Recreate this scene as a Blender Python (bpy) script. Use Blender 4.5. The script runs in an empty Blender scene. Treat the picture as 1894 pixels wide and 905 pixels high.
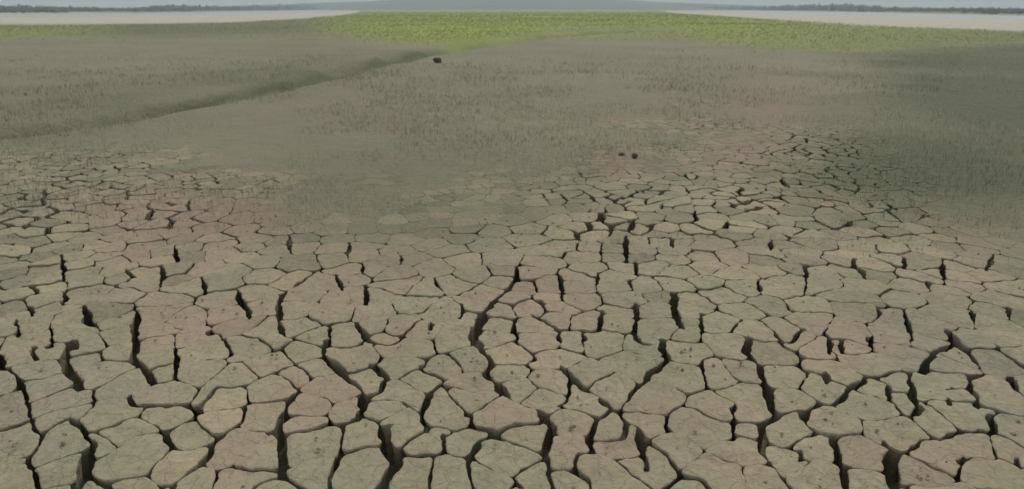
import bpy, math, random, heapq
import numpy as np
from mathutils import Vector, geometry as mgeo

random.seed(7)
rng = np.random.default_rng(11)
scene = bpy.context.scene
R = math.radians

# ------------------------------------------------------------------ camera
W_PX, H_PX = 1894.0, 905.0
F_PX = 1234.0
HORIZON_ROW = 16.0
CAM_H = 1.6
PITCH = math.atan((H_PX / 2 - HORIZON_ROW) / F_PX)
cam_data = bpy.data.cameras.new('camera')
cam_data.sensor_width = 36.0
cam_data.lens = 36.0 * F_PX / W_PX
cam_data.clip_start = 0.05
cam_data.dof.use_dof = True
cam_data.dof.focus_distance = 2.9
cam_data.dof.aperture_fstop = 3.2
cam_data.clip_end = 20000.0
cam = bpy.data.objects.new('camera', cam_data)
scene.collection.objects.link(cam)
cam.location = (0, 0, CAM_H)
cam.rotation_euler = (math.pi / 2 - PITCH, 0, 0)
scene.camera = cam

# ------------------------------------------------------------------ sky, sun, exposure
SUN_EL, SUN_AZ = 52.0, 25.0          # azimuth clockwise from the view direction (+Y)
world = bpy.data.worlds.new('World')
scene.world = world
world.use_nodes = True
wn, wl = world.node_tree.nodes, world.node_tree.links
wn.clear()
w_out = wn.new('ShaderNodeOutputWorld')
w_bg = wn.new('ShaderNodeBackground')
w_bg.inputs['Strength'].default_value = 0.1
w_sky = wn.new('ShaderNodeTexSky')
w_sky.sky_type = 'NISHITA'
w_sky.sun_disc = False
w_sky.sun_elevation = R(SUN_EL)
w_sky.sun_rotation = R(SUN_AZ)
w_sky.air_density = 1.0
w_sky.dust_density = 3.0
w_mix = wn.new('ShaderNodeMix')
w_mix.data_type = 'RGBA'
w_mix.inputs[0].default_value = 0.85
w_tc = wn.new('ShaderNodeTexCoord')
w_noise = wn.new('ShaderNodeTexNoise')
w_noise.inputs['Scale'].default_value = 2.2
w_noise.inputs['Detail'].default_value = 5
w_ramp = wn.new('ShaderNodeValToRGB')
w_ramp.color_ramp.elements[0].position = 0.35
w_ramp.color_ramp.elements[0].color = (0.60, 0.66, 0.68, 1)
w_ramp.color_ramp.elements[1].position = 0.7
w_ramp.color_ramp.elements[1].color = (0.74, 0.77, 0.78, 1)
w_gain = wn.new('ShaderNodeMix')
w_gain.data_type = 'RGBA'
w_gain.blend_type = 'MULTIPLY'
w_gain.inputs[0].default_value = 1.0
w_gain.inputs[7].default_value = (10.7, 10.7, 10.6, 1)
wl.new(w_tc.outputs['Generated'], w_noise.inputs['Vector'])
wl.new(w_noise.outputs['Fac'], w_ramp.inputs['Fac'])
wl.new(w_ramp.outputs['Color'], w_gain.inputs[6])
wl.new(w_sky.outputs['Color'], w_mix.inputs[6])
wl.new(w_gain.outputs[2], w_mix.inputs[7])
wl.new(w_mix.outputs[2], w_bg.inputs['Color'])
wl.new(w_bg.outputs['Background'], w_out.inputs['Surface'])

sun_data = bpy.data.lights.new('sun', 'SUN')
sun_data.energy = 1.5
sun_data.angle = R(18)
sun_data.color = (1.0, 0.96, 0.88)
sun = bpy.data.objects.new('sun', sun_data)
scene.collection.objects.link(sun)
sd = Vector((math.sin(R(SUN_AZ)) * math.cos(R(SUN_EL)), math.cos(R(SUN_AZ)) * math.cos(R(SUN_EL)), math.sin(R(SUN_EL))))
sun.rotation_euler = (-sd).to_track_quat('-Z', 'Y').to_euler()
sun.location = sd * 50

scene.view_settings.view_transform = 'Standard'
scene.view_settings.look = 'None'
scene.view_settings.exposure = 0.0
scene.view_settings.gamma = 1.0
scene.view_settings.use_curve_mapping = False

# ------------------------------------------------------------------ photo pixel <-> ground
CP, SP = math.cos(PITCH), math.sin(PITCH)

def ground(px, py, z=0.0):
    """a photo pixel to the point where its ray meets the level z"""
    a, b = (px - W_PX / 2) / F_PX, (H_PX / 2 - py) / F_PX
    d = (a, CP + b * SP, -SP + b * CP)
    t = (z - CAM_H) / d[2]
    return d[0] * t, d[1] * t

def to_pixel(x, y, z=0.0):
    zz = np.asarray(z) - CAM_H
    dep = np.maximum(y * CP - zz * SP, 0.05)
    up = y * SP + zz * CP
    return W_PX / 2 + F_PX * x / dep, H_PX / 2 - F_PX * up / dep, dep

def link(o, parent=None):
    scene.collection.objects.link(o)
    if parent:
        o.parent = parent
    return o

def tag(o, label=None, cat=None, group=None, kind=None):
    for k, v in (('label', label), ('category', cat), ('group', group), ('kind', kind)):
        if v:
            o[k] = v
    return o

# ------------------------------------------------------------------ noise
_perm = rng.random((256, 256))
def vnoise(x, y, scale, seed=0):
    u, v = np.asarray(x, float) * scale + seed * 17.31, np.asarray(y, float) * scale + seed * 5.77
    i, j = np.floor(u).astype(int), np.floor(v).astype(int)
    f, g = u - i, v - j
    f, g = f * f * (3 - 2 * f), g * g * (3 - 2 * g)
    p = _perm
    a, b = p[i % 256, j % 256], p[(i + 1) % 256, j % 256]
    c, d = p[i % 256, (j + 1) % 256], p[(i + 1) % 256, (j + 1) % 256]
    return (a * (1 - f) + b * f) * (1 - g) + (c * (1 - f) + d * f) * g

def fbm(x, y, scale, seed=0, octaves=4):
    s, a, t = 0.0, 1.0, 0.0
    for k in range(octaves):
        s = s + a * vnoise(x, y, scale * 2 ** k, seed + k * 3)
        t += a
        a *= 0.5
    return s / t

def sstep(a, b, x):
    t = np.clip((np.asarray(x, float) - a) / (b - a), 0, 1)
    return t * t * (3 - 2 * t)

# ------------------------------------------------------------------ shape of the place
WATER_Z = -0.12
# near shoreline and far shoreline, read off the photograph as rows, turned to distances
SILT_EDGE = [(-600, 70), (-200, 52), (0, 47), (150, 47), (300, 45), (450, 41), (560, 36), (630, 29), (690, 20.5), (760, 18.3),
              (1130, 18.3), (1200, 20.5), (1270, 27), (1400, 36), (1600, 48), (1750, 55), (1894, 62), (2200, 78), (2600, 100)]
FAR_SHORE = [(-600, 34), (0, 27), (300, 23), (600, 18.6), (700, 18.0), (1200, 18.0), (1300, 18.6), (1600, 22.5), (1894, 29), (2600, 40)]
NEAR_SHORE = [(x, min(y, float(np.interp(x, [t[0] for t in FAR_SHORE], [t[1] for t in FAR_SHORE])) * 0.7 + y * 0.3)) for x, y in SILT_EDGE]

def row_dist(table, px):
    r = np.interp(px, [t[0] for t in table], [t[1] for t in table])
    b = (H_PX / 2 - r) / F_PX
    dz = -SP + b * CP
    t = (WATER_Z - CAM_H) / dz
    return (CP + b * SP) * t          # forward distance (y)

CHANNEL = np.array([ground(x, y) for x, y in
                    [(-900, 330), (-400, 285), (0, 244), (180, 222), (330, 196), (470, 163), (560, 147), (660, 122), (760, 96), (850, 80),
                     (930, 71), (1010, 63), (1110, 56), (1230, 52), (1360, 50)]])

def channel_coords(x, y):
    """distance to the drainage channel and the side (+ far side)"""
    best = np.full(np.shape(x), 1e9)
    side = np.zeros(np.shape(x))
    for (ax, ay), (bx, by) in zip(CHANNEL[:-1], CHANNEL[1:]):
        ex, ey = bx - ax, by - ay
        L2 = ex * ex + ey * ey
        t = np.clip(((x - ax) * ex + (y - ay) * ey) / L2, 0, 1)
        dx, dy = x - (ax + t * ex), y - (ay + t * ey)
        d = np.hypot(dx, dy)
        s = np.sign(ex * (y - ay) - ey * (x - ax))
        m = d < best
        best = np.where(m, d, best)
        side = np.where(m, s, side)
    return best, side

def height(x, y):
    x, y = np.asarray(x, float), np.asarray(y, float)
    r = np.hypot(x, y)
    z = (fbm(x, y, 0.35, 1, 3) - 0.5) * 0.05 * sstep(1.0, 4.0, r)
    z = z + (fbm(x, y, 0.06, 5, 3) - 0.5) * 0.30 * sstep(10, 40, r) * (1 - sstep(120, 300, r))
    # drainage channel: gentle near bank, steep far bank that faces the camera
    d, s = channel_coords(x + (fbm(x, y, .5, 8, 3) - .5) * 1.2, y + (fbm(x, y, .5, 9, 3) - .5) * 1.2)
    wob = 0.6 + 0.8 * vnoise(x, y, 0.3, 21)
    sd_ = d * s
    k = np.clip(r / 15.0, 0.7, 2.2)
    dip = np.where(sd_ < 0, np.exp(-(sd_ / (0.6 * k)) ** 2), np.exp(-(sd_ / (0.30 * k)) ** 2))
    z = z - 0.24 * k * dip * wob * (s != 0)
    # down to the water
    px, py, dep = to_pixel(x, np.maximum(y, 0.5), 0.0)
    px = np.where(y > 0.3, np.clip(px, -600, 2600), np.where(x < 0, -600, 2600))
    wav = 1 + (fbm(x, y, 0.02, 31, 4) - 0.5) * 0.16
    near = row_dist(NEAR_SHORE, px) * wav
    far = row_dist(FAR_SHORE, px) * (1 + (fbm(x, y, .012, 37, 3) - .5) * .1)
    t = y / near
    z = z * (1 - sstep(0.75, 0.95, t)) - 0.125 * sstep(0.80, 1.0, t) - 0.5 * sstep(1.0, 1.5, t)
    u = y / np.maximum(far, near * 1.02)
    z = z + sstep(0.93, 1.08, u) * 1.1 + sstep(1.0, 2.0, u) * 1.2
    return z

# ------------------------------------------------------------------ materials
def new_mat(name):
    m = bpy.data.materials.new(name)
    m.use_nodes = True
    nt = m.node_tree
    return m, nt.nodes, nt.links, nt.nodes['Principled BSDF']

def noise_node(n, l, vec, scale, detail=4, rough=0.55):
    t = n.new('ShaderNodeTexNoise')
    t.inputs['Scale'].default_value = scale
    t.inputs['Detail'].default_value = detail
    t.inputs['Roughness'].default_value = rough
    l.new(vec, t.inputs['Vector'])
    return t

def ramp(n, l, fac, stops):
    r = n.new('ShaderNodeValToRGB')
    e = r.color_ramp.elements
    while len(e) < len(stops):
        e.new(0.5)
    for k, (p, c) in enumerate(stops):
        e[k].position = p
        e[k].color = (*c, 1) if len(c) == 3 else c
    l.new(fac, r.inputs['Fac'])
    return r

def mix(n, l, fac, a, b, mode='MIX'):
    m = n.new('ShaderNodeMix')
    m.data_type = 'RGBA'
    m.blend_type = mode
    for sock, v in ((m.inputs[0], fac), (m.inputs[6], a), (m.inputs[7], b)):
        if hasattr(v, 'links'):
            l.new(v, sock)
        elif isinstance(v, (int, float)):
            sock.default_value = v
        else:
            sock.default_value = (*v, 1)
    return m.outputs[2]

def mud_material(name, far):
    m, n, l, bsdf = new_mat(name)
    geo = n.new('ShaderNodeNewGeometry')
    pos = geo.outputs['Position']
    big = noise_node(n, l, pos, 0.55, 5, 0.6)
    tint = ramp(n, l, big.outputs['Fac'], [(0.32, (0.272, 0.255, 0.212)), (0.44, (0.260, 0.248, 0.172)),
                                           (0.54, (0.275, 0.250, 0.180)), (0.66, (0.300, 0.244, 0.192))])
    med = noise_node(n, l, pos, 2.6, 4, 0.6)
    tint2 = ramp(n, l, med.outputs['Fac'], [(0.36, (0.242, 0.240, 0.170)), (0.5, (0.270, 0.250, 0.185)), (0.64, (0.318, 0.240, 0.198))])
    col = mix(n, l, 0.42, tint.outputs['Color'], tint2.outputs['Color'])
    # each plate its own shade
    isl = ramp(n, l, geo.outputs['Random Per Island'], [(0.0, (0.78, 0.80, 0.78)), (0.5, (1.0, 1.0, 1.0)), (1.0, (1.18, 1.13, 1.09))])
    if not far:
        col = mix(n, l, 1.0, col, isl.outputs['Color'], 'MULTIPLY')
    fine = noise_node(n, l, pos, 38.0, 5, 0.7)
    grain = ramp(n, l, fine.outputs['Fac'], [(0.3, (0.74, 0.74, 0.71)), (0.7, (1.2, 1.2, 1.19))])
    col = mix(n, l, 0.8, col, grain.outputs['Color'], 'MULTIPLY')
    blot = noise_node(n, l, pos, 0.16 if far else 1.1, 6, 0.7)
    blr = ramp(n, l, blot.outputs['Fac'], [(0.35, (0.84, 0.85, 0.84)), (0.65, (1.10, 1.09, 1.07))])
    col = mix(n, l, 0.9, col, blr.outputs['Color'], 'MULTIPLY')
    # thin green growth on the mud, where it grows (stored on the mesh)
    att = n.new('ShaderNodeAttribute')
    att.attribute_name = 'growth'
    sep = n.new('ShaderNodeSeparateColor')
    l.new(att.outputs['Color'], sep.inputs['Color'])
    col = mix(n, l, att.outputs['Alpha'], col, (0.305, 0.218, 0.172))
    if not far:                                     # the dried crust is paler than the silted ground
        col = mix(n, l, 1.0, col, ramp(n, l, sep.outputs[2], [(0.0, (0.80, 0.795, 0.745)), (1.0, (1.05, 1.005, 0.965))]).outputs['Color'], 'MULTIPLY')
    else:
        col = mix(n, l, 1.0, col, (0.80, 0.795, 0.745), 'MULTIPLY')
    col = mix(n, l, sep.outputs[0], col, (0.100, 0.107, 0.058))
    col = mix(n, l, sep.outputs[1], col, (0.245, 0.285, 0.060))
    if far:
        col = mix(n, l, sep.outputs[2], col, mix(n, l, big.outputs['Fac'], (0.34, 0.315, 0.25), (0.52, 0.48, 0.385)))
        vor = n.new('ShaderNodeTexVoronoi')
        vor.feature = 'DISTANCE_TO_EDGE'
        vor.inputs['Scale'].default_value = 4.2
        wv = noise_node(n, l, pos, 2.0, 3)
        add = n.new('ShaderNodeVectorMath')
        add.operation = 'MULTIPLY_ADD'
        add.inputs[1].default_value = (0.25, 0.25, 0.25)
        l.new(wv.outputs['Color'], add.inputs[0])
        l.new(pos, add.inputs[2])
        l.new(add.outputs[0], vor.inputs['Vector'])
        cr = ramp(n, l, vor.outputs['Distance'], [(0.0, (0, 0, 0)), (0.09, (1, 1, 1))])
        b0 = n.new('ShaderNodeBump')
        b0.inputs['Strength'].default_value = 0.25
        b0.inputs['Distance'].default_value = 0.03
        l.new(cr.outputs['Color'], b0.inputs['Height'])
    bump1 = n.new('ShaderNodeBump')
    bump1.inputs['Strength'].default_value = 0.55
    bump1.inputs['Distance'].default_value = 0.012
    l.new(fine.outputs['Fac'], bump1.inputs['Height'])
    if far:
        lump = noise_node(n, l, pos, 3.2, 6, 0.7)
        b4 = n.new('ShaderNodeBump')
        b4.inputs['Strength'].default_value = 0.8
        b4.inputs['Distance'].default_value = 0.10
        l.new(lump.outputs['Fac'], b4.inputs['Height'])
        l.new(b0.outputs['Normal'], b4.inputs['Normal'])
        l.new(b4.outputs['Normal'], bump1.inputs['Normal'])
    else:
        mid = noise_node(n, l, pos, 9.0, 4, 0.6)
        b2 = n.new('ShaderNodeBump')
        b2.inputs['Strength'].default_value = 0.6
        b2.inputs['Distance'].default_value = 0.03
        l.new(mid.outputs['Fac'], b2.inputs['Height'])
        hv = n.new('ShaderNodeTexVoronoi')
        hv.feature = 'DISTANCE_TO_EDGE'
        hv.inputs['Scale'].default_value = 11.0
        hw_ = n.new('ShaderNodeVectorMath')
        hw_.operation = 'MULTIPLY_ADD'
        hw_.inputs[1].default_value = (0.12, 0.12, 0.12)
        l.new(mid.outputs['Color'], hw_.inputs[0])
        l.new(pos, hw_.inputs[2])
        l.new(hw_.outputs[0], hv.inputs['Vector'])
        hr = ramp(n, l, hv.outputs['Distance'], [(0.0, (0, 0, 0)), (0.05, (1, 1, 1))])
        b3 = n.new('ShaderNodeBump')
        b3.inputs['Strength'].default_value = 0.5
        b3.inputs['Distance'].default_value = 0.008
        l.new(hr.outputs['Color'], b3.inputs['Height'])
        l.new(b2.outputs['Normal'], b3.inputs['Normal'])
        l.new(b3.outputs['Normal'], bump1.inputs['Normal'])
    l.new(col, bsdf.inputs['Base Color'])
    l.new(bump1.outputs['Normal'], bsdf.inputs['Normal'])
    bsdf.inputs['Roughness'].default_value = 0.92
    bsdf.inputs['Specular IOR Level'].default_value = 0.2
    return m

MAT_PLATE = mud_material('dry_mud', False)
MAT_BED = mud_material('lakebed_mud', True)

def simple_mat(name, c0, c1, scale, rough=0.9, bump=0.0, spec=0.2):
    m, n, l, bsdf = new_mat(name)
    geo = n.new('ShaderNodeNewGeometry')
    t = noise_node(n, l, geo.outputs['Position'], scale, 5, 0.65)
    r = ramp(n, l, t.outputs['Fac'], [(0.3, c0), (0.7, c1)])
    l.new(r.outputs['Color'], bsdf.inputs['Base Color'])
    bsdf.inputs['Roughness'].default_value = rough
    bsdf.inputs['Specular IOR Level'].default_value = spec
    if bump:
        b = n.new('ShaderNodeBump')
        b.inputs['Strength'].default_value = 0.7
        b.inputs['Distance'].default_value = bump
        l.new(t.outputs['Fac'], b.inputs['Height'])
        l.new(b.outputs['Normal'], bsdf.inputs['Normal'])
    return m

def grass_mat(name, c0, c1):
    m, n, l, bsdf = new_mat(name)
    geo = n.new('ShaderNodeNewGeometry')
    t = noise_node(n, l, geo.outputs['Position'], 0.25, 4, 0.6)
    a = n.new('ShaderNodeMath')
    a.operation = 'MULTIPLY_ADD'
    a.inputs[1].default_value = 0.45
    l.new(geo.outputs['Random Per Island'], a.inputs[0])
    s = n.new('ShaderNodeMath')
    s.operation = 'SUBTRACT'
    l.new(t.outputs['Fac'], s.inputs[0])
    s.inputs[1].default_value = 0.22
    l.new(s.outputs[0], a.inputs[2])
    r = ramp(n, l, a.outputs[0], [(0.3, c0), (0.7, c1)])
    l.new(r.outputs['Color'], bsdf.inputs['Base Color'])
    bsdf.inputs['Roughness'].default_value = 0.7
    bsdf.inputs['Specular IOR Level'].default_value = 0.2
    nv = n.new('ShaderNodeVectorMath')          # blades shade as the soft top of a sward
    nv.operation = 'MULTIPLY_ADD'
    nv.inputs[1].default_value = (0.35, 0.35, 0.35)
    nv.inputs[2].default_value = (0, 0, 0.8)
    l.new(geo.outputs['Normal'], nv.inputs[0])
    nn = n.new('ShaderNodeVectorMath')
    nn.operation = 'NORMALIZE'
    l.new(nv.outputs[0], nn.inputs[0])
    l.new(nn.outputs[0], bsdf.inputs['Normal'])
    tr = n.new('ShaderNodeBsdfTranslucent')
    l.new(r.outputs['Color'], tr.inputs['Color'])
    ms = n.new('ShaderNodeMixShader')
    ms.inputs[0].default_value = 0.4
    l.new(bsdf.outputs[0], ms.inputs[1])
    l.new(tr.outputs[0], ms.inputs[2])
    l.new(ms.outputs[0], n['Material Output'].inputs['Surface'])
    return m

# where things grow, as weights on the ground
def growth(x, y):
    px, py, dep = to_pixel(x, np.maximum(y, 0.3), 0.0)
    nz = fbm(x, y, 0.35, 41, 4)
    nf = fbm(x, y, 0.09, 43, 4)
    # dull low growth: right-hand flank and the left-hand band along the channel
    right = sstep(1380, 1800, px + (nz - .5) * 420) * sstep(500, 330, py + (nz - .5) * 160)
    left = np.exp(-((py - np.interp(px, [0, 200, 450, 700], [215, 190, 150, 105])) / 42) ** 2) * sstep(760, 500, px)
    cen = np.exp(-(((px - 760) / 330) ** 2 + ((py - 330) / 110) ** 2))
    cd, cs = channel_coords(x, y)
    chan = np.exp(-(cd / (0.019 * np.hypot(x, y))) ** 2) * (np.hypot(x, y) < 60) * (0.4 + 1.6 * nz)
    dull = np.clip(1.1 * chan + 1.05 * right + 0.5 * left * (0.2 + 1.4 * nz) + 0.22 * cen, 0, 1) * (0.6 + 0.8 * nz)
    # dark fringe left of the green spit
    low = np.interp(px, [-300, 0, 200, 420, 600, 690, 780, 850, 910, 1000, 1100, 1250, 1400, 1560, 1750, 1894, 2300],
                    [78, 74, 72, 70, 66, 72, 80, 82, 70, 60, 56, 60, 84, 92, 84, 80, 95])
    strip = sstep(13, -16, py - low + (nf - .5) * 34)
    br = np.interp(px, [0, 60, 160, 260, 560, 660, 760, 1000, 1300, 1480, 1700, 1894], [.5, .6, .35, .08, .15, .75, 1, 1, .9, .65, .45, .35])
    green = strip * br * (0.55 + 0.9 * nf)
    dull = np.maximum(dull * (1 - strip), strip * (1 - br) * .9)
    silt = sstep(0.94, 1.02, y / row_dist(SILT_EDGE, np.clip(px, -600, 2600))) * np.where((px > 680) & (px < 1210), 0, 1)
    dull, green = dull * (1 - silt), green * (1 - silt)
    return np.clip(dull, 0, 0.95), np.clip(green, 0, 1)

def stains(x, y):
    """soft reddish silt stains"""
    px, py, _ = to_pixel(np.asarray(x, float), np.maximum(y, 0.3), 0.0)
    w = 0.0
    for cx, cy, rx, ry, a in ((250, 395, 130, 45, .8), (440, 405, 110, 40, .9), (1150, 300, 55, 30, .9), (1420, 190, 90, 50, .8), (1370, 280, 90, 40, .6),
                              (1230, 190, 50, 40, .4), (560, 540, 90, 50, .5), (720, 490, 140, 40, .4), (1020, 540, 120, 60, .5), (1780, 440, 60, 60, .6), (1560, 640, 140, 60, .5),
                              (1330, 470, 70, 30, .5), (250, 480, 60, 30, .6), (380, 590, 130, 40, .5), (340, 660, 120, 40, .3), (600, 740, 90, 50, .5), (1250, 770, 90, 40, .5),
                              (1130, 830, 110, 40, .5), (430, 840, 50, 60, .5), (940, 780, 50, 30, .5), (1580, 840, 90, 50, .4), (1760, 870, 90, 40, .4), (700, 640, 120, 40, .3), (640, 190, 120, 40, .3)):
        w = w + a * np.exp(-(((px - cx) / rx) ** 2 + ((py - cy) / ry) ** 2))
    return np.clip(w * (0.25 + 1.3 * fbm(x, y, 3.0, 151, 4)), 0, 0.85)

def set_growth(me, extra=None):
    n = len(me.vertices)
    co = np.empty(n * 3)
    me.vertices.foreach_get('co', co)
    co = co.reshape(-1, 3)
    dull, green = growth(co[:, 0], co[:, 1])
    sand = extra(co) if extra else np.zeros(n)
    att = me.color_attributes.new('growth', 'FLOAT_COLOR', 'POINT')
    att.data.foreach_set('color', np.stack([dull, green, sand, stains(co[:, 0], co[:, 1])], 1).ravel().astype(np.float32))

def mesh_obj(name, verts, faces, mat, parent=None, smooth=True):
    me = bpy.data.meshes.new(name)
    me.from_pydata(verts, [], faces)
    me.materials.append(mat)
    if smooth:
        me.polygons.foreach_set('use_smooth', np.ones(len(me.polygons), bool))
    me.update()
    return link(bpy.data.objects.new(name, me), parent)

def crackiness(x, y):
    """how open the cracks are: silted shut in the middle distance, open on the right"""
    x, y = np.asarray(x, float), np.asarray(y, float)
    px, py, _ = to_pixel(x, np.maximum(y, 0.3), 0.0)
    lim = np.interp(px, [-400, 0, 250, 450, 600, 800, 1000, 1100, 1300, 1500, 1650, 1800, 1894, 2300],
                    [320, 330, 350, 410, 450, 450, 400, 320, 280, 290, 350, 440, 470, 520])
    nz = fbm(x, y, 0.9, 121, 3)
    ck = sstep(-90, 140, py - lim + (nz - .5) * 190)
    return np.clip(ck * (1 + 0.35 * np.exp(-(((px - 1400) / 300) ** 2 + ((py - 400) / 110) ** 2))), 0.0, 1.4)

# ------------------------------------------------------------------ lakebed sheet (to the horizon)
PLATE_END = 13.0
def build_lakebed():
    rad = [0.4]
    while rad[-1] < 2300:
        r = rad[-1]
        rad.append(r * (1.008 if 3.5 < r < 60 else 1.03 if r < 500 else 1.06))
    rad = np.array(rad)
    ang = np.concatenate([np.linspace(-46, 46, 420), np.linspace(46, 314, 70)[1:-1]])
    ang = np.radians(ang)
    nr, na = len(rad), len(ang)
    x = np.outer(rad, np.sin(ang)).ravel()
    y = np.outer(rad, np.cos(ang)).ravel()
    z = height(x, y)
    r = np.hypot(x, y)
    z = z - (0.004 * sstep(0.0, 0.1, crackiness(x, y)) + 0.175 * sstep(0.12, 0.75, crackiness(x, y)) ** 1.3) * (y > -1)    # crack floor under the plates
    verts = np.vstack([[[0, 0, -0.175]], np.stack([x, y, z], 1)])
    i, j = np.meshgrid(np.arange(nr - 1), np.arange(na), indexing='ij')
    a = 1 + i * na + j
    b = 1 + i * na + (j + 1) % na
    quads = np.stack([a, a + na, b + na, b], -1).reshape(-1, 4)
    faces = [tuple(q) for q in quads.tolist()] + [(0, 1 + k, 1 + (k + 1) % na) for k in range(na)]
    o = mesh_obj('lakebed', verts.tolist(), faces, MAT_BED)

    def sand(co):      # pale washed silt along the waterline
        px, py, dep = to_pixel(co[:, 0], np.maximum(co[:, 1], .3), 0.0)
        near = row_dist(SILT_EDGE, np.clip(px, -600, 2600))
        t = co[:, 1] / near * (1 + (fbm(co[:, 0], co[:, 1], .05, 33, 4) - .5) * .2)
        return sstep(0.92, 1.06, t) * (co[:, 1] > 3) * np.where((px > 660) & (px < 1230), 0, 1) * (1 - sstep(3.0, 4.0, t))
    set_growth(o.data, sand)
    tag(o, kind='structure')
    return o

lakebed = build_lakebed()

# ------------------------------------------------------------------ water
def build_water():
    m, n, l, bsdf = new_mat('still_water')
    geo = n.new('ShaderNodeNewGeometry')
    t = noise_node(n, l, geo.outputs['Position'], 1.5, 3)
    b = n.new('ShaderNodeBump')
    b.inputs['Strength'].default_value = 0.12
    b.inputs['Distance'].default_value = 0.05
    l.new(t.outputs['Fac'], b.inputs['Height'])
    l.new(b.outputs['Normal'], bsdf.inputs['Normal'])
    bsdf.inputs['Base Color'].default_value = (0.24, 0.23, 0.17, 1)
    bsdf.inputs['Roughness'].default_value = 0.25
    bsdf.inputs['IOR'].default_value = 1.33
    px = np.linspace(-600, 2600, 321)          # a sheet from just inside the near shore to under the far shore
    vs, fs = [], []
    for k, x in enumerate(px):
        near, far = float(row_dist(NEAR_SHORE, x)) * 0.9, float(row_dist(FAR_SHORE, x))
        for y in (near, max(far * 1.2, near * 1.3)):
            vs.append(((x - W_PX / 2) / F_PX * (y * CP + CAM_H * SP), y, WATER_Z))
        if k:
            fs.append((2 * k - 2, 2 * k, 2 * k + 1, 2 * k - 1))
    o = mesh_obj('water', vs, fs, m, smooth=False)
    tag(o, kind='structure')
build_water()

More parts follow.
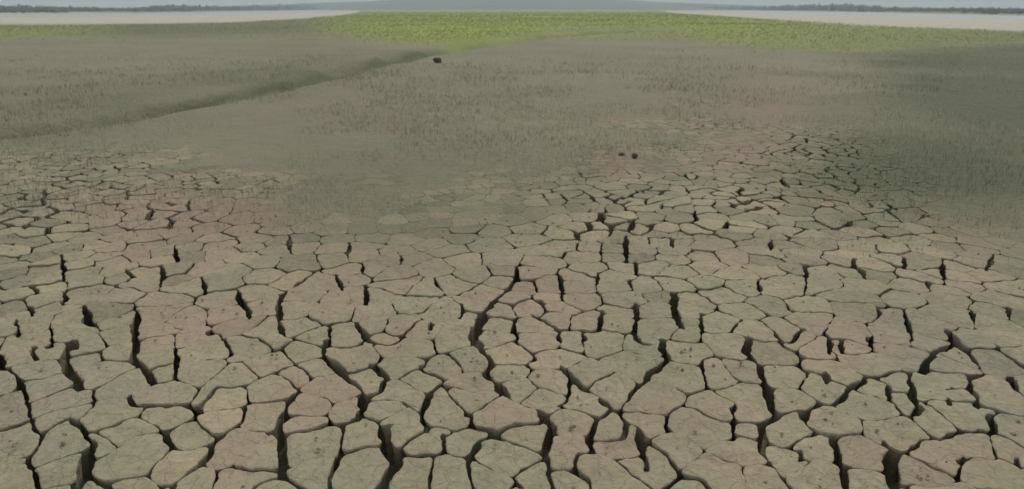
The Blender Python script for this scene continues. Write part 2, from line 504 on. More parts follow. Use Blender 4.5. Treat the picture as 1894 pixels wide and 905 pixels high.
# ------------------------------------------------------------------ cracks traced from the photograph: (width in photo px, points)
CRACKS = [
 (10, [(0,655),(6,682),(23,694),(40,703),(37,714),(23,728),(-10,735)]),
 (6, [(40,703),(49,737),(53,766),(62,789),(75,803)]), (6, [(75,803),(65,823),(49,846),(66,883),(69,915)]),
 (13, [(131,627),(115,668),(124,685),(141,705),(149,722)]), (9, [(131,627),(143,647)]),
 (13, [(253,575),(253,601),(250,627),(250,667),(262,680)]), (11, [(262,680),(276,690),(287,708)]), (8, [(287,708),(325,700),(327,685),(322,648)]),
 (12, [(235,728),(253,723),(273,714),(287,708)]), (5, [(235,728),(246,750),(290,748),(330,745),(365,760)]),
 (16, [(399,714),(379,740),(365,754),(363,776)]), (9, [(399,714),(430,716),(465,708),(507,690),(542,671),(600,659)]),
 (10, [(363,776),(336,783),(308,803),(310,823),(322,829)]), (5, [(322,829),(355,829),(389,826)]),
 (14, [(416,797),(391,823),(373,857),(353,875),(322,895),(310,915)]), (8, [(416,797),(448,780),(454,755)]),
 (12, [(100,780),(124,768)]), (8, [(124,768),(147,794),(172,820)]), (5, [(100,780),(75,803)]),
 (9, [(238,806),(218,829),(198,843),(184,852),(161,858)]), (5, [(238,806),(296,800)]),
 (24, [(172,820),(161,843),(161,869),(144,889),(139,915)]), (9, [(155,880),(184,889),(216,915)]),
 (14, [(556,722),(527,757)]), (17, [(527,757),(517,783),(517,806),(522,852),(525,878)]), (9, [(525,878),(476,895),(462,912)]), (8, [(525,878),(553,901),(570,915)]),
 (6, [(556,722),(540,706),(507,690)]), (6, [(517,803),(565,800),(608,780),(663,774)]),
 (12, [(602,659),(637,694),(671,725)]), (18, [(671,725),(674,751),(665,776)]),
 (13, [(685,671),(717,697),(700,725),(680,737)]), (7, [(677,740),(743,745),(760,754),(783,771)]), (10, [(783,771),(792,800)]),
 (10, [(775,677),(826,702),(797,734),(783,771)]),
 (8, [(635,783),(634,806),(625,837),(617,866),(605,915)]), (6, [(663,774),(635,783)]),
 (22, [(729,789),(711,797),(714,823),(726,843),(734,858),(711,889),(700,915)]),
 (8, [(740,843),(786,840),(818,843),(872,840)]), (12, [(872,840),(881,829),(887,814)]),
 (8, [(819,800),(819,848)]), (9, [(872,840),(895,855),(947,883),(972,912)]), (11, [(869,878),(872,915)]), (5, [(872,840),(869,878)]),
 (9, [(858,769),(887,757),(912,743),(930,728)]),
 (10, [(957,495),(954,523),(924,552),(895,578)]), (19, [(895,578),(884,601),(875,627),(886,645)]), (13, [(886,645),(912,673),(895,690),(918,708)]), (17, [(918,708),(930,728),(943,736)]),
 (8, [(980,668),(1003,656)]), (11, [(1038,677),(1055,700),(1084,723),(1112,734)]), (22, [(1112,734),(1130,757)]), (9, [(1078,680),(1092,697)]),
 (8, [(1026,754),(1046,740),(1055,700)]), (8, [(1140,765),(1153,777),(1153,812)]), (9, [(1125,762),(1098,783),(1091,806),(1092,840)]),
 (9, [(1140,765),(1176,792)]), (19, [(1176,792),(1190,817),(1194,836)]), (9, [(1194,836),(1196,843),(1193,872)]),
 (13, [(1222,624),(1227,653),(1233,670)]), (12, [(1233,670),(1204,694),(1176,720),(1164,745)]),
 (9, [(1296,672),(1301,702),(1303,725)]),
 (14, [(1387,627),(1380,653),(1400,674)]), (15, [(1400,674),(1414,705),(1426,740),(1432,771)]), (16, [(1432,771),(1410,785),(1411,817),(1414,852)]), (14, [(1414,852),(1443,886),(1470,915)]),
 (9, [(1285,754),(1302,771),(1336,780),(1408,782)]), (8, [(1354,751),(1359,777),(1357,825)]), (8, [(1234,763),(1234,793)]),
 (19, [(1000,760),(1006,775)]), (12, [(1006,775),(1020,791),(1015,817),(1012,845)]), (6, [(943,736),(970,748),(1000,762)]),
 (8, [(887,814),(918,803),(940,797),(963,789),(1004,782)]),
 (12, [(1069,840),(1064,875)]), (8, [(1064,875),(1089,889),(1092,915)]), (7, [(1069,843),(1130,845),(1193,843)]),
 (7, [(947,883),(974,863),(1012,845)]), (9, [(1012,845),(1012,875),(1025,915)]),
 (9, [(1245,858),(1259,883),(1239,898),(1222,915)]), (8, [(1259,883),(1296,889),(1325,915)]), (8, [(1194,812),(1225,835),(1245,858)]),
 (10, [(1489,777),(1497,757),(1535,751),(1558,737),(1583,714),(1601,697)]), (8, [(1601,697),(1621,700),(1650,691),(1684,685)]), (7, [(1434,771),(1489,765)]),
 (14, [(1543,805),(1545,835),(1555,869),(1565,915)]), (12, [(1632,812),(1650,829)]), (25, [(1650,829),(1652,869),(1653,915)]),
 (11, [(1661,837),(1687,832),(1719,820),(1739,812),(1759,802)]), (8, [(1759,802),(1822,800)]), (20, [(1832,769),(1836,803)]), (9, [(1836,803),(1862,812),(1900,832)]),
 (9, [(1641,718),(1658,760),(1681,777),(1701,794),(1725,816)]), (9, [(1684,685),(1690,740),(1701,757),(1681,777)]),
 (14, [(1707,690),(1713,671),(1725,660)]), (10, [(1725,660),(1739,650),(1764,635)]), (10, [(1747,612),(1764,635),(1799,664),(1810,676)]),
 (10, [(1796,700),(1799,714),(1802,740),(1810,760)]), (9, [(1750,735),(1756,756)]), (6, [(1748,725),(1796,720)]),
 (15, [(1862,695),(1881,726)]), (8, [(1770,858),(1802,849),(1840,856)]), (9, [(1885,850),(1892,880)]),
 (11, [(1525,690),(1526,716)]), (8, [(1477,829),(1477,851)]),
 (13, [(158,570),(161,595),(172,607)]), (10, [(57,530),(72,550)]), (9, [(121,539),(118,571)]), (8, [(115,470),(118,514)]),
 (11, [(440,536),(444,558),(460,578),(464,594)]), (12, [(383,608),(389,620)]), (9, [(411,630),(434,655)]), (8, [(376,516),(383,548)]),
 (8, [(299,495),(299,534)]), (8, [(325,455),(329,491)]), (9, [(88,636),(92,650)]), (9, [(60,568),(62,586)]), (8, [(385,668),(395,683)]),
 (11, [(516,558),(517,595)]), (14, [(517,595),(526,627)]), (7, [(516,561),(527,546),(556,523)]), (10, [(536,438),(536,473)]), (9, [(645,450),(645,479)]),
 (9, [(621,507),(634,540)]), (8, [(668,490),(670,508)]), (11, [(677,536),(677,566)]), (8, [(742,475),(743,494)]),
 (10, [(657,593),(674,624),(687,634)]), (8, [(687,634),(726,638),(772,598)]), (7, [(608,599),(611,620)]), (8, [(599,625),(602,661)]), (5, [(526,627),(599,638),(671,638)]),
 (9, [(799,598),(800,614)]), (8, [(803,520),(820,540)]), (7, [(851,562),(855,596)]),
 (9, [(1158,436),(1158,486)]), (8, [(1175,481),(1178,511)]), (11, [(1164,518),(1170,538)]), (14, [(1246,540),(1245,566),(1253,595),(1263,614)]),
 (13, [(1112,578),(1112,614)]), (9, [(1174,564),(1177,589),(1177,615),(1183,638),(1206,644)]), (11, [(1079,610),(1079,640)]), (7, [(983,582),(1018,601),(1035,612),(1100,612)]),
 (9, [(1035,612),(1036,640)]), (9, [(949,590),(955,634)]), (8, [(1032,498),(1040,557)]), (9, [(1001,556),(1006,572)]), (7, [(1105,504),(1105,528)]),
 (7, [(1296,579),(1298,640)]), (10, [(1402,525),(1404,545)]), (11, [(1427,444),(1427,468)]), (9, [(1491,490),(1491,514)]), (10, [(1670,475),(1673,502)]),
 (7, [(1673,502),(1701,503),(1744,498)]), (9, [(1578,476),(1582,496),(1597,515)]), (9, [(1425,615),(1457,640),(1486,612)]), (9, [(1529,622),(1535,666)]),
 (9, [(1675,587),(1687,634)]), (11, [(1797,577),(1800,597)]), (9, [(1622,572),(1626,590)]), (8, [(1600,625),(1612,645)]), (8, [(1553,635),(1556,660)]),
 (11, [(1128,412),(1128,436)]), (8, [(1240,440),(1244,464)]), (9, [(1596,500),(1600,520)]), (8, [(1744,480),(1746,530)]), (8, [(1710,520),(1720,540)]),
 (7, [(30,590),(32,626)]), (8, [(60,640),(66,668)]), (8, [(235,500),(250,516)]), (8, [(1836,470),(1825,505)]), (8, [(1860,570),(1866,590)]),
]

# ------------------------------------------------------------------ mud plates, near field: boundaries follow the traced cracks
GX0, GX1, GY0, GY1, RES = -4.3, 4.3, 1.35, 5.3, 0.0075
NEAR_LIMIT = 4.75
gw, gh = int((GX1 - GX0) / RES), int((GY1 - GY0) / RES)
crack = np.zeros((gh, gw), bool)       # open crack, not mud
_di, _dj = np.mgrid[-6:7, -6:7]
_dd = np.hypot(_di, _dj) * RES
block = np.zeros((gh, gw), bool)
seeds = []
seed_arr = np.zeros((8000, 2))

def mpp(py):                            # metres per photo pixel on the bed at a row
    gx, gy = ground(W_PX / 2, py)
    return (gy * CP + CAM_H * SP) / F_PX

def taper(t, first, last):
    a = min(1.0, 0.15 + t * 2.2) if first else 1.0
    b = min(1.0, 0.15 + (1 - t) * 2.2) if last else 1.0
    return a * b

def add_seed(x, y, dmin):
    k = len(seeds)
    if k and np.min((seed_arr[:k, 0] - x) ** 2 + (seed_arr[:k, 1] - y) ** 2) < dmin * dmin:
        return False
    seed_arr[k] = (x, y)
    seeds.append((x, y))
    return True

for wpx, pts in CRACKS:
    g = [ground(*p) for p in pts]
    acc = 0.07
    for (p0, p1), (a, b) in zip(zip(pts[:-1], pts[1:]), zip(g[:-1], g[1:])):
        L = math.hypot(b[0] - a[0], b[1] - a[1])
        n = max(2, int(L / (RES * 0.4)))
        nx, ny = -(b[1] - a[1]) / (L + 1e-9), (b[0] - a[0]) / (L + 1e-9)
        hw = 0.5 * wpx * mpp((p0[1] + p1[1]) / 2)
        mx, my = (a[0] + b[0]) / 2, (a[1] + b[1]) / 2
        al = abs((b[0] - a[0]) * mx + (b[1] - a[1]) * my) / (L * math.hypot(mx, my) + 1e-9)
        hw *= 0.36 + 0.50 * al
        for k in range(n):
            t = k / (n - 1)
            x, y = a[0] + (b[0] - a[0]) * t, a[1] + (b[1] - a[1]) * t
            jx, jy = (float(vnoise(x, y, 14, 61)) - .5) * .022, (float(vnoise(x, y, 14, 67)) - .5) * .022
            i, j = int((y + jy - GY0) / RES), int((x + jx - GX0) / RES)
            if 4 < i < gh - 5 and 4 < j < gw - 5:
                block[i, j] = block[i + 1, j] = block[i, j + 1] = True
                if 7 < i < gh - 8 and 7 < j < gw - 8:
                    rad = (hw - 0.002) * (0.72 + 0.56 * float(vnoise(x, y, 26, 93))) * taper(k / (n - 1), p0 is pts[0], p1 is pts[-1])
                    crack[i - 6:i + 7, j - 6:j + 7] |= _dd < rad
            acc += L / (n - 1)
            if acc > 0.19:
                acc = 0.0
                for sg in (-1, 1):
                    add_seed(x + sg * nx * 0.08, y + sg * ny * 0.08, 0.115)

def spacing(x, y):
    return 0.145 + 0.065 * float(vnoise(x, y, 0.7, 71))

for _ in range(9000):
    x, y = GX0 + 0.05 + rng.random() * (GX1 - GX0 - .1), GY0 + 0.05 + rng.random() * (GY1 - GY0 - .1)
    add_seed(x, y, spacing(x, y) * (0.82 + 0.35 * rng.random()))
near_seeds = list(seeds)

def geodesic_labels():
    yy, xx = np.meshgrid(GY0 + np.arange(gh) * RES, GX0 + np.arange(gw) * RES, indexing='ij')
    cost = 0.6 + 1.1 * fbm(xx, yy, 9, 81, 3) * sstep(5.2, 4.6, yy)
    cost[block] = 40.0
    cl = cost.ravel().tolist()
    lab = [-1] * (gw * gh)
    dist = [1e18] * (gw * gh)
    heap = []
    for s, (x, y) in enumerate(near_seeds):
        i, j = int((y - GY0) / RES), int((x - GX0) / RES)
        if 0 <= i < gh and 0 <= j < gw:
            k = i * gw + j
            dist[k] = 0.0
            lab[k] = s
            heap.append((0.0, k))
    heapq.heapify(heap)
    pop, push = heapq.heappop, heapq.heappush
    steps = [(1, 1.0), (-1, 1.0), (gw, 1.0), (-gw, 1.0), (gw + 1, 1.414), (gw - 1, 1.414), (-gw + 1, 1.414), (-gw - 1, 1.414)]
    N = gw * gh
    done = bytearray(N)
    while heap:
        d, k = pop(heap)
        if done[k]:
            continue
        done[k] = 1
        j = k % gw
        for dk, w in steps:
            q = k + dk
            if q < 0 or q >= N or done[q] or abs(q % gw - j) > 1:
                continue
            nd = d + w * cl[q]
            if nd < dist[q]:
                dist[q] = nd
                lab[q] = lab[k]
                push(heap, (nd, q))
    return np.array(lab).reshape(gh, gw)

def outlines(lab):
    """directed outline loops of every label, in grid corner coordinates"""
    nxt = {}
    P = np.full((gh + 2, gw + 2), -1)
    P[1:-1, 1:-1] = lab
    c = P[1:-1, 1:-1]
    for sl, (a0, b0) in ((P[:-2, 1:-1], ((0, 0), (0, 1))), (P[1:-1, 2:], ((0, 1), (1, 1))), (P[2:, 1:-1], ((1, 1), (1, 0))), (P[1:-1, :-2], ((1, 0), (0, 0)))):
        ii, jj = np.nonzero(c != sl)
        for i, j in zip(ii.tolist(), jj.tolist()):
            s = int(lab[i, j])
            nxt.setdefault(s, {}).setdefault((i + a0[0], j + a0[1]), []).append((i + b0[0], j + b0[1]))
    loops = []
    for s, m in nxt.items():
        if s < 0:
            continue
        while m:
            st = next(iter(m))
            cur, loop = st, []
            while True:
                lst = m.get(cur)
                if not lst:
                    break
                n = lst.pop()
                if not lst:
                    del m[cur]
                loop.append(cur)
                cur = n
                if cur == st:
                    break
            q = np.array(loop, float)
            if len(loop) > 22 and area(q[:, ::-1]) > 40:      # outer loops only, no crumbs
                loops.append((s, q))
    return loops

def smooth_closed(p, sigma):
    r = int(sigma * 3) + 1
    k = np.exp(-0.5 * (np.arange(-r, r + 1) / sigma) ** 2)
    k /= k.sum()
    n = len(p)
    idx = (np.arange(n)[:, None] + np.arange(-r, r + 1)[None]) % n
    return (p[idx] * k[None, :, None]).sum(1) if p.ndim == 2 else (p[idx] * k[None]).sum(1)

def resample(p, step):
    q = np.vstack([p, p[:1]])
    d = np.hypot(*np.diff(q, axis=0).T)
    s = np.concatenate([[0], np.cumsum(d)])
    n = max(9, int(s[-1] / step))
    t = np.linspace(0, s[-1], n, endpoint=False)
    return np.stack([np.interp(t, s, q[:, 0]), np.interp(t, s, q[:, 1])], 1)

def normals_in(p):
    t = np.roll(p, -1, 0) - np.roll(p, 1, 0)
    t /= np.hypot(t[:, 0], t[:, 1])[:, None] + 1e-9
    return np.stack([-t[:, 1], t[:, 0]], 1)

def area(p):
    x, y = p[:, 0], p[:, 1]
    return 0.5 * np.sum(x * np.roll(y, -1) - y * np.roll(x, -1))

def along_view(p):
    """1 where an outline runs away from the camera, 0 where it runs across: the bed has cracked mostly down its slope"""
    t = np.roll(p, -1, 0) - np.roll(p, 1, 0)
    t /= np.hypot(t[:, 0], t[:, 1])[:, None] + 1e-9
    q = p / (np.hypot(p[:, 0], p[:, 1])[:, None] + 1e-9)
    return np.abs((t * q).sum(1)) ** 2

def plate_geometry(poly, hw, depth, prng, relief=False):
    """poly counter-clockwise outline (shared with neighbours), hw half crack width per vertex -> verts, faces"""
    n = len(poly)
    nin = normals_in(poly)
    c0 = poly.mean(0)
    size = math.sqrt(max(area(poly), 1e-5))
    lim = 0.16 * size
    hw = np.minimum(hw, lim)
    edge = poly + nin * hw[:, None]
    open_ = float(np.clip(crackiness(c0[0], c0[1]), 0.02, 1.0))
    c = edge.mean(0)
    tx, ty = prng.normal(0, 0.020, 2) * open_
    lift = prng.normal(0, 0.004) * open_
    def z_of(p, extra):                # without the lie of the land, which is added for all plates at once
        return lift + (p[:, 0] - c[0]) * tx + (p[:, 1] - c[1]) * ty + extra
    bv = np.clip(0.0018 + 0.22 * hw + 0.0035 * vnoise(edge[:, 0], edge[:, 1], 9, 97) * open_, 0.0010, 0.06 * size)
    # a dried crust: a thin rough lip over an undercut side
    cm = edge.mean(0)
    und = edge + (cm - edge) * 0.17
    foot = edge + (cm - edge) * 0.22
    lip = edge + nin * (0.001 + 0.004 * vnoise(edge[:, 0], edge[:, 1], 30, 133))[:, None]
    th = 0.010 + 0.010 * vnoise(edge[:, 0], edge[:, 1], 12, 135)
    layers = [np.column_stack([foot, z_of(foot, -depth)]),
              np.column_stack([und, z_of(und, -0.065)]),
              np.column_stack([lip, z_of(lip, -th)]),
              np.column_stack([edge, z_of(edge, -0.7 * bv)])]
    p = edge + nin * (bv * 0.8)[:, None]
    layers.append(np.column_stack([p, z_of(p, -0.12 * bv)]))
    p = edge + nin * (bv * 2.2)[:, None]
    layers.append(np.column_stack([p, z_of(p, prng.normal(0, 0.0007, n))]))
    verts = np.vstack(layers)
    faces = []
    L = len(layers)
    for k in range(L - 1):
        a = k * n
        for i in range(n):
            j = (i + 1) % n
            faces.append((a + i, a + j, a + n + j, a + n + i))
    a = (L - 1) * n
    ring = layers[-1][:, :2]
    # the top: ring plus scattered inner points, triangulated
    lo, hi = ring.min(0), ring.max(0)
    gx, gy = np.meshgrid(np.arange(lo[0], hi[0], 0.024), np.arange(lo[1], hi[1], 0.024))
    q = np.stack([gx.ravel(), gy.ravel()], 1) + prng.uniform(-.008, .008, (gx.size, 2))
    dmin = np.min((q[:, None, 0] - ring[None, :, 0]) ** 2 + (q[:, None, 1] - ring[None, :, 1]) ** 2, 1)
    q = q[dmin > 0.013 ** 2] if relief else q[:0]
    pts = [Vector(t) for t in ring.tolist()] + [Vector(t) for t in q.tolist()]
    co, _, tr, org = mgeo.delaunay_2d_cdt(pts, [(i, (i + 1) % n) for i in range(n)], [], 1, 1e-6)[:4]
    remap, extra = {}, []
    for k, src in enumerate(org):
        r0 = [t for t in src if t < n]
        if r0:
            remap[k] = a + r0[0]
        else:
            remap[k] = len(verts) + len(extra)
            extra.append((co[k].x, co[k].y))
    if extra:
        extra = np.array(extra)
        verts = np.vstack([verts, np.column_stack([extra, z_of(extra, 0.0)])])
    for t in tr:
        u = tuple(remap[k] for k in t)
        if len(set(u)) > 2:
            faces.append(u)
    return verts, faces, area(edge)

plates = []          # (screen area, verts, faces)
field_v, field_f = [], []

lab = geodesic_labels()
lab[crack] = -1

def opened(lab, r):
    """drops fingers of mud narrower than the disc: they crumble into the crack"""
    sh = [(i, j) for i in range(-r, r + 1) for j in range(-r, r + 1) if i * i + j * j <= r * r + 0.5]
    core = lab.copy()
    for i, j in sh:
        core[np.roll(lab, (i, j), (0, 1)) != lab] = -1
    keep = np.zeros(lab.shape, bool)
    for i, j in sh:
        keep |= (np.roll(core, (i, j), (0, 1)) == lab)
    out = lab.copy()
    out[~keep] = -1
    return out
lab = opened(lab, 2)
for num, (s, loop) in enumerate(outlines(lab)):
    sx, sy = near_seeds[s]
    if sy > NEAR_LIMIT or float(crackiness(sx, sy)) < 0.035:
        continue
    p = np.stack([GX0 + loop[:, 1] * RES, GY0 + loop[:, 0] * RES], 1)
    p = smooth_closed(p, 1.5)
    p = resample(p, 0.016)
    p = p + normals_in(p) * ((vnoise(p[:, 0], p[:, 1], 45, 131) - .5) * 0.007 + 0.0006)[:, None]
    hw = 0.0002 + 0.0010 * along_view(p) + 0.0085 * np.clip(vnoise(p[:, 0], p[:, 1], 4.0, 91) - .3, 0, 1) ** 1.4 * crackiness(p[:, 0], p[:, 1]) * (0.25 + along_view(p))
    prng = np.random.default_rng(1000 + num)
    v, f, ar = plate_geometry(p, hw, 0.18, prng, True)
    px, py, dep = to_pixel(p[:, 0].mean(), p[:, 1].mean(), 0.0)
    xs, ys, _ = to_pixel(p[:, 0], p[:, 1], 0.0)
    vis = np.mean((xs > 0) & (xs < W_PX) & (ys > 0) & (ys < H_PX))
    scr = abs(area(np.stack([xs, ys], 1))) * vis
    plates.append((scr, v, f))

# ------------------------------------------------------------------ mud plates, farther out
far_pts = []
yy = NEAR_LIMIT - 0.9
while yy < PLATE_END + 0.5:
    st = 0.175
    hwid = 0.86 * yy + 1.6
    xx = -hwid
    while xx < hwid:
        x, y = xx + (rng.random() - .5) * st * 0.95, yy + (rng.random() - .5) * st * 0.95
        if y > NEAR_LIMIT or abs(x) > GX1 - 0.1:
            far_pts.append((x, y))
        xx += st
    yy += st
far_pts = [p for p in far_pts if not (p[1] < GY1 + .05 and abs(p[0]) < GX1 - .05)]
all_pts = [p for p in near_seeds if p[1] > NEAR_LIMIT - 0.8 or abs(p[0]) > GX1 - 0.5] + far_pts
n_near = len(all_pts) - len(far_pts)
res = mgeo.delaunay_2d_cdt([Vector(p) for p in all_pts], [], [], 0, 1e-6)
dv, tris, orig = res[0], res[2], res[3]
vid = {}
for k, o in enumerate(orig):
    for q in o:
        vid[k] = q
cells = {}
for t in tris:
    (ax, ay), (bx, by), (cx, cy) = (dv[k] for k in t)
    D = 2 * (ax * (by - cy) + bx * (cy - ay) + cx * (ay - by))
    if abs(D) < 1e-9:
        continue
    ux = ((ax * ax + ay * ay) * (by - cy) + (bx * bx + by * by) * (cy - ay) + (cx * cx + cy * cy) * (ay - by)) / D
    uy = ((ax * ax + ay * ay) * (cx - bx) + (bx * bx + by * by) * (ax - cx) + (cx * cx + cy * cy) * (bx - ax)) / D
    for k in t:
        cells.setdefault(k, []).append((ux, uy))

def warp(p):
    a = sstep(4.3, 5.6, p[:, 1])[:, None] * 0.06
    return p + a * np.stack([fbm(p[:, 0], p[:, 1], 7, 101, 3) - .5, fbm(p[:, 0], p[:, 1], 7, 103, 3) - .5], 1) * 2

off = 0
for k, poly in cells.items():
    sx, sy = dv[k]
    if sy < NEAR_LIMIT and abs(sx) < GX1 - 0.05 and vid.get(k, 0) < n_near:
        continue
    p = np.array(poly)
    a = np.arctan2(p[:, 1] - sy, p[:, 0] - sx)
    p = p[np.argsort(a)]
    if len(p) < 3 or np.max(np.hypot(p[:, 0] - sx, p[:, 1] - sy)) > 0.45 or math.hypot(sx, sy) > PLATE_END + 0.4:
        continue
    if float(crackiness(sx, sy)) < 0.035:
        continue
    p = resample(p, 0.034 if sy < 8 else 0.05)
    p = smooth_closed(warp(p), 0.6)
    if area(p) < 0.002:
        continue
    ck = crackiness(p[:, 0], p[:, 1])
    ns = vnoise(p[:, 0], p[:, 1], 3.6, 95)
    hw = 0.0003 + 0.0016 * ck + 0.085 * ck ** 0.8 * np.clip(ns - 0.42, 0, 1) ** 1.05 * (0.02 + 0.98 * along_view(p))
    hw = hw * (1 - 0.6 * sstep(8.5, 12.5, sy))
    prng = np.random.default_rng(50000 + k)
    v, f, ar = plate_geometry(p, hw, 0.18, prng)
    field_v.append(v)
    field_f += [tuple(i + off for i in q) for q in f]
    off += len(v)

plates.sort(key=lambda q: -q[0])
for scr, v, f in plates[300:]:
    field_v.append(v)
    field_f += [tuple(i + off for i in q) for q in f]
    off += len(v)
every = np.vstack([v for _, v, _ in plates[:300]] + field_v)
top_ = every[:, 2] > -0.035
every[:, 2] += height(every[:, 0], every[:, 1])
every[:, 2] += top_ * np.clip(crackiness(every[:, 0], every[:, 1]), .05, 1) * (
    (fbm(every[:, 0], every[:, 1], 9, 111, 3) - .5) * 0.034 + (fbm(every[:, 0], every[:, 1], 34, 117, 2) - .5) * 0.007)
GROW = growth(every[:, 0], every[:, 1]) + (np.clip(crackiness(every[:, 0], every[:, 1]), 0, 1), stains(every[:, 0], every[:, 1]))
at = 0
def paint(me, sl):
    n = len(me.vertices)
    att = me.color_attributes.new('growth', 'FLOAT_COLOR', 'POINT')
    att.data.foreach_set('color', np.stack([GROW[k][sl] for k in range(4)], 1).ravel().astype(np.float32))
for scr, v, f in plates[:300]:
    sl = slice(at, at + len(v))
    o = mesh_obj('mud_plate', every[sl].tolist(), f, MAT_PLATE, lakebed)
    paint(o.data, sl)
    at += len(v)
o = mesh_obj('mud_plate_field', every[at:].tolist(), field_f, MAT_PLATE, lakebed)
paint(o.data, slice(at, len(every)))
tag(o, kind='stuff')

# ------------------------------------------------------------------ grass
def scatter_grass(name, label, mat, pts, hgt, wid, lean, per):
    """pts (n,2); every point carries `per` blades"""
    n = len(pts) * per
    base = np.repeat(pts, per, 0) + rng.normal(0, 0.35, (n, 2)) * np.repeat(hgt, per)[:, None]
    hh = np.repeat(hgt, per) * rng.uniform(0.55, 1.25, n)
    ww = np.repeat(wid, per) * rng.uniform(0.7, 1.3, n)
    z = height(base[:, 0], base[:, 1])
    th = rng.uniform(0, 2 * math.pi, n)
    ph = rng.uniform(0, 2 * math.pi, n)
    dx, dy = np.cos(th) * ww / 2, np.sin(th) * ww / 2
    ln = rng.uniform(0.1, lean, n) * hh
    lx, ly = np.cos(ph) * ln, np.sin(ph) * ln
    b0 = np.stack([base[:, 0] - dx, base[:, 1] - dy, z - 0.01], 1)
    b1 = np.stack([base[:, 0] + dx, base[:, 1] + dy, z - 0.01], 1)
    m0 = np.stack([base[:, 0] - dx * .8 + lx * .35, base[:, 1] - dy * .8 + ly * .35, z + hh * .55], 1)
    m1 = np.stack([base[:, 0] + dx * .8 + lx * .35, base[:, 1] + dy * .8 + ly * .35, z + hh * .55], 1)
    tp = np.stack([base[:, 0] + lx, base[:, 1] + ly, z + hh], 1)
    verts = np.stack([b0, b1, m1, m0, tp], 1).reshape(-1, 3)
    k = np.arange(n) * 5
    me = bpy.data.meshes.new(name)
    me.vertices.add(len(verts))
    me.vertices.foreach_set('co', verts.ravel().astype(np.float32))
    li = np.stack([k, k + 1, k + 2, k + 3, k + 3, k + 2, k + 4], 1).ravel()
    me.loops.add(len(li))
    me.loops.foreach_set('vertex_index', li.astype(np.int32))
    ls = np.stack([np.arange(n) * 7, np.arange(n) * 7 + 4], 1).ravel()
    me.polygons.add(2 * n)
    me.polygons.foreach_set('loop_start', ls.astype(np.int32))
    me.materials.append(mat)
    me.update(calc_edges=True)
    o = link(bpy.data.objects.new(name, me))
    tag(o, label, 'grass', kind='stuff')
    return o

def sample_polar(n, r0, r1, a0=-44, a1=44, power=1.0):
    r = np.exp(np.log(r0) + rng.random(n) ** power * (math.log(r1) - math.log(r0)))
    a = np.radians(rng.uniform(a0, a1, n))
    return np.stack([r * np.sin(a), r * np.cos(a)], 1)

G_BRIGHT = grass_mat('fresh_grass', (0.235, 0.280, 0.055), (0.285, 0.312, 0.072))
G_DULL = grass_mat('dry_grass', (0.24, 0.25, 0.14), (0.36, 0.345, 0.21))

p = sample_polar(90000, 20, 420)
dull, green = growth(p[:, 0], p[:, 1])
keep = (rng.random(len(p)) < green * 1.1) & (height(p[:, 0], p[:, 1]) > WATER_Z + 0.01)
p = p[keep]
r = np.hypot(p[:, 0], p[:, 1])
scatter_grass('grass', 'bright green grass covering the spit that runs out between the two inlets', G_BRIGHT, p,
              np.clip(0.03 + 0.0010 * r, 0.04, 0.20), np.clip(0.0003 * r, 0.006, 0.05), 0.7, 4)

p = sample_polar(36000, 5, 120)
dull, green = growth(p[:, 0], p[:, 1])
keep = (rng.random(len(p)) < np.clip(dull - 0.12, 0, 1) * 0.9) & (height(p[:, 0], p[:, 1]) > WATER_Z + 0.01)
p = p[keep]
r = np.hypot(p[:, 0], p[:, 1])
scatter_grass('dry_grass', 'short dull olive grass thinly covering the mud flat beside the cracked ground', G_DULL, p,
              np.clip(0.012 + 0.0012 * r, 0.018, 0.09), np.clip(0.0003 * r, 0.003, 0.02), 0.9, 4)

# dry stubble standing on the silted ground in the middle distance
p = sample_polar(60000, 4.4, 30)
px, py, _ = to_pixel(p[:, 0], p[:, 1], 0.0)
dens = sstep(520, 330, py) * sstep(70, 150, py) * sstep(.38, .62, fbm(p[:, 0], p[:, 1], 0.7, 47, 4))
p = p[rng.random(len(p)) < dens]
r = np.hypot(p[:, 0], p[:, 1])
G_STUBBLE = grass_mat('stubble', (0.17, 0.16, 0.10), (0.58, 0.54, 0.40))
scatter_grass('stubble', 'sparse dry stubble standing on the silted mud between cracks and channel', G_STUBBLE, p,
              np.clip(0.018 + 0.0042 * r, 0.028, 0.085), np.clip(0.0005 * r, 0.002, 0.009), 0.25, 2)

# ------------------------------------------------------------------ stones
def stone(name, label, px, py, wpx, hpx, mat, seed, squash=1.0, group=None):
    gx, gy = ground(px, py)
    z0 = float(height(gx, gy))
    dep = gy * CP + (CAM_H) * SP
    rx = 0.5 * wpx * dep / F_PX
    rz = hpx * dep / F_PX * 0.62
    pr = np.random.default_rng(seed)
    import bmesh
    bm = bmesh.new()
    bmesh.ops.create_icosphere(bm, subdivisions=3, radius=1.0)
    dirs = pr.normal(0, 1, (7, 3))
    dirs /= np.linalg.norm(dirs, axis=1)[:, None]
    cut = pr.uniform(0.5, 0.8, 7)
    for v in bm.verts:
        q = np.array(v.co)
        for d, c in zip(dirs, cut):
            t = q @ d
            if t > c:
                q = q - d * (t - c) * 0.85
        q *= 1 + 0.10 * (float(vnoise(q[0] * 2 + 9, q[1] * 2 + q[2] * 1.7, 1.4, seed)) - 0.5)
        v.co = Vector((q[0] * rx, q[1] * rx * 0.85, (q[2] * 0.62 + 0.38) * rz * squash))
    me = bpy.data.meshes.new(name)
    bm.to_mesh(me)
    bm.free()
    me.polygons.foreach_set('use_smooth', np.ones(len(me.polygons), bool))
    me.materials.append(mat)
    o = link(bpy.data.objects.new(name, me))
    o.location = (gx, gy, z0)
    o.rotation_euler = (0, 0, pr.uniform(0, 6.28))
    tag(o, label, 'stone', group)
    return o

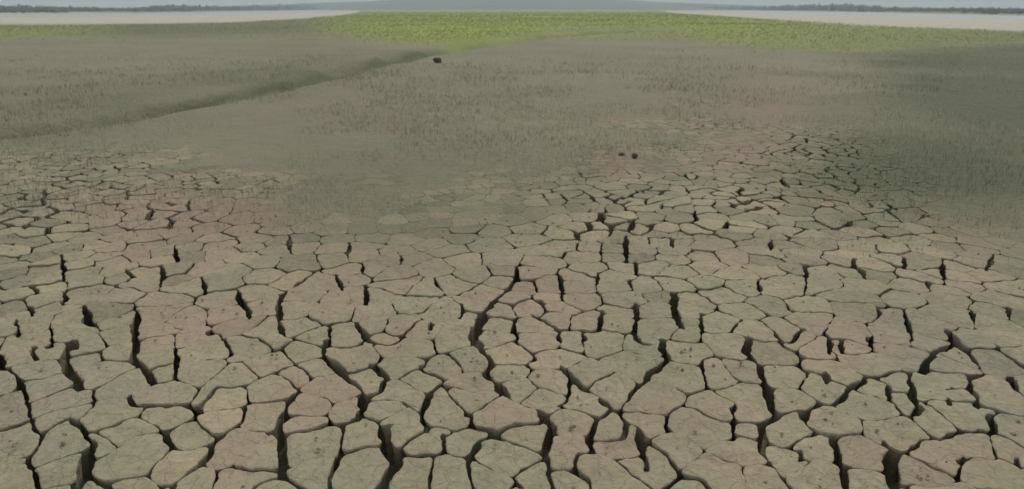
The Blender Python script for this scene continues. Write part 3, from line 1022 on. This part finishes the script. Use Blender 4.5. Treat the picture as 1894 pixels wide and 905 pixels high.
M_STONE = simple_mat('dark_stone', (0.045, 0.036, 0.024), (0.105, 0.082, 0.060), 9.0, 0.85, 0.01)
M_CLOD = simple_mat('brown_clod', (0.10, 0.075, 0.055), (0.19, 0.145, 0.115), 14.0, 0.95, 0.01)
stone('stone', 'large dark stone lying alone on the mud short of the green grass', 809, 116, 19, 16, M_STONE, 3)
stone('stone', 'small dark stone, the rounder and darker one of a close pair', 1173, 291, 15, 15, M_STONE, 5)
stone('stone', 'small brownish stone, the paler one of a close pair', 1150, 286, 14, 11, M_CLOD, 8)

# ------------------------------------------------------------------ crumbs of mud lying about
def crumbs():
    p = sample_polar(5200, 1.7, 6.5, -42, 42)
    p = p[fbm(p[:, 0], p[:, 1], 2.2, 141, 3) > rng.uniform(.35, .6, len(p))]
    ii, jj = ((p[:, 1] - GY0) / RES).astype(int), ((p[:, 0] - GX0) / RES).astype(int)
    ok = (ii > 4) & (jj > 4) & (ii < gh - 5) & (jj < gw - 5)
    p, ii, jj = p[ok], ii[ok], jj[ok]
    here = lab[ii, jj]
    ok = here >= 0
    for di in (-4, 0, 4):
        for dj in (-4, 0, 4):
            ok &= lab[ii + di, jj + dj] == here
    p = p[ok]
    base = np.array([(1, 0, 0), (0, 1, 0), (-1, 0, 0), (0, -1, 0), (0, 0, .9), (0, 0, -.5)], float)
    tri = [(0, 1, 4), (1, 2, 4), (2, 3, 4), (3, 0, 4), (1, 0, 5), (2, 1, 5), (3, 2, 5), (0, 3, 5)]
    z = height(p[:, 0], p[:, 1])
    vs, fs = [], []
    for k, (x, y) in enumerate(p):
        sz = 0.0025 + 0.009 * rng.random() ** 3
        a = rng.random() * 6.28
        q = base * sz * rng.uniform(.6, 1.3, (6, 3))
        c_, s_ = math.cos(a), math.sin(a)
        q = np.stack([q[:, 0] * c_ - q[:, 1] * s_ + x, q[:, 0] * s_ + q[:, 1] * c_ + y, q[:, 2] + z[k] + 0.004], 1)
        fs += [tuple(i + len(vs) for i in t) for t in tri]
        vs += q.tolist()
    o = mesh_obj('mud_crumbs', vs, fs, MAT_PLATE, smooth=False)
    tag(o, 'small loose crumbs of dry mud strewn over the cracked plates', 'crumbs', kind='stuff')
    set_growth(o.data)
crumbs()

# ------------------------------------------------------------------ far shore: scrub, then hills
def far_scrub():
    px = np.concatenate([rng.uniform(-250, 690, 1500), rng.uniform(1180, 2150, 1500)])
    vs, fs, off = [], [], 0
    for x in px:
        D = float(row_dist(FAR_SHORE, x)) * rng.uniform(1.03, 1.22)
        gx = (x - W_PX / 2) / F_PX * D * 1.0 / CP * (CP * CP + 0) + 0
        gx = (x - W_PX / 2) / F_PX * (D * CP + CAM_H * SP)
        z = float(height(gx, D))
        h = D * 0.0042 * rng.uniform(0.35, 1.25) * (0.65 + 0.7 * float(vnoise(x, 0, 0.012, 7)))
        rr = h * rng.uniform(0.6, 1.2)
        m = 16
        d = rng.normal(0, 1, (m, 3))
        d /= np.linalg.norm(d, axis=1)[:, None]
        c = d * np.array([rr, rr, h * 0.5]) * rng.uniform(0.5, 1.0, (m, 1)) + np.array([gx, D, z + h * 0.5])
        s = 0.34 * h
        for q in c:
            a, b = rng.normal(0, s, 3), rng.normal(0, s, 3)
            vs += [q - a, q + b, q + a, q - b]
            fs.append((off, off + 1, off + 2, off + 3))
            off += 4
    o = mesh_obj('shore_scrub', [tuple(v) for v in vs], fs,
                 grass_mat('scrub_leaf_hazed', (0.14, 0.155, 0.14), (0.19, 0.205, 0.18)), smooth=False)  # leaf colour paled: part of the distance haze is put into it
    tag(o, 'dark line of low scrub along the far shore behind the water', 'scrub', kind='stuff')
far_scrub()

def hills():
    m = simple_mat('wooded_hill', (0.060, 0.075, 0.050), (0.115, 0.125, 0.085), 0.02, 0.95)
    n, rows = 260, 14
    verts, faces = [], []
    ang = np.radians(np.linspace(-52, 52, n))
    deg = np.degrees(ang)
    prof = 15 + 11 * np.exp(-(deg / 13.0) ** 2) * 1.0
    prof = prof * np.exp(-(deg / 24.0) ** 2) + 1.2
    prof = prof * (0.8 + 0.4 * fbm(deg, deg * 0, 0.12, 55, 4))
    for k in range(rows):
        t = k / (rows - 1)
        rad = 800 + 900 * t
        hz = math.sin(min(1.0, t * 1.6) * math.pi / 2)
        for i in range(n):
            x, y = rad * math.sin(ang[i]) / max(math.cos(ang[i]), .3) * .9, rad
            z = -1.0 + prof[i] * hz * (0.85 + 0.3 * float(fbm(x, y, 0.006, 57, 3)))
            verts.append((x, y, z))
    for k in range(rows - 1):
        for i in range(n - 1):
            a = k * n + i
            faces.append((a, a + 1, a + n + 1, a + n))
    o = mesh_obj('hills', verts, faces, m)
    tag(o, kind='structure')
hills()

# ------------------------------------------------------------------ haze
def haze():
    x, y0, y1, z0, z1 = 2600.0, -2600.0, 2600.0, -3.0, 45.0
    v = [(-x, y0, z0), (x, y0, z0), (x, y1, z0), (-x, y1, z0), (-x, y0, z1), (x, y0, z1), (x, y1, z1), (-x, y1, z1)]
    f = [(3, 2, 1, 0), (4, 5, 6, 7), (0, 1, 5, 4), (1, 2, 6, 5), (2, 3, 7, 6), (3, 0, 4, 7)]
    m = bpy.data.materials.new('haze_air')
    m.use_nodes = True
    n, l = m.node_tree.nodes, m.node_tree.links
    n.clear()
    out = n.new('ShaderNodeOutputMaterial')
    pv = n.new('ShaderNodeVolumePrincipled')
    pv.inputs['Color'].default_value = (0.86, 0.93, 0.96, 1)
    pv.inputs['Density'].default_value = 0.0010
    pv.inputs['Anisotropy'].default_value = 0.0
    l.new(pv.outputs['Volume'], out.inputs['Volume'])
    o = mesh_obj('haze', v, f, m, smooth=False)
    tag(o, 'pale haze in the air over the lakebed and the far shore', 'haze', kind='stuff')
haze()
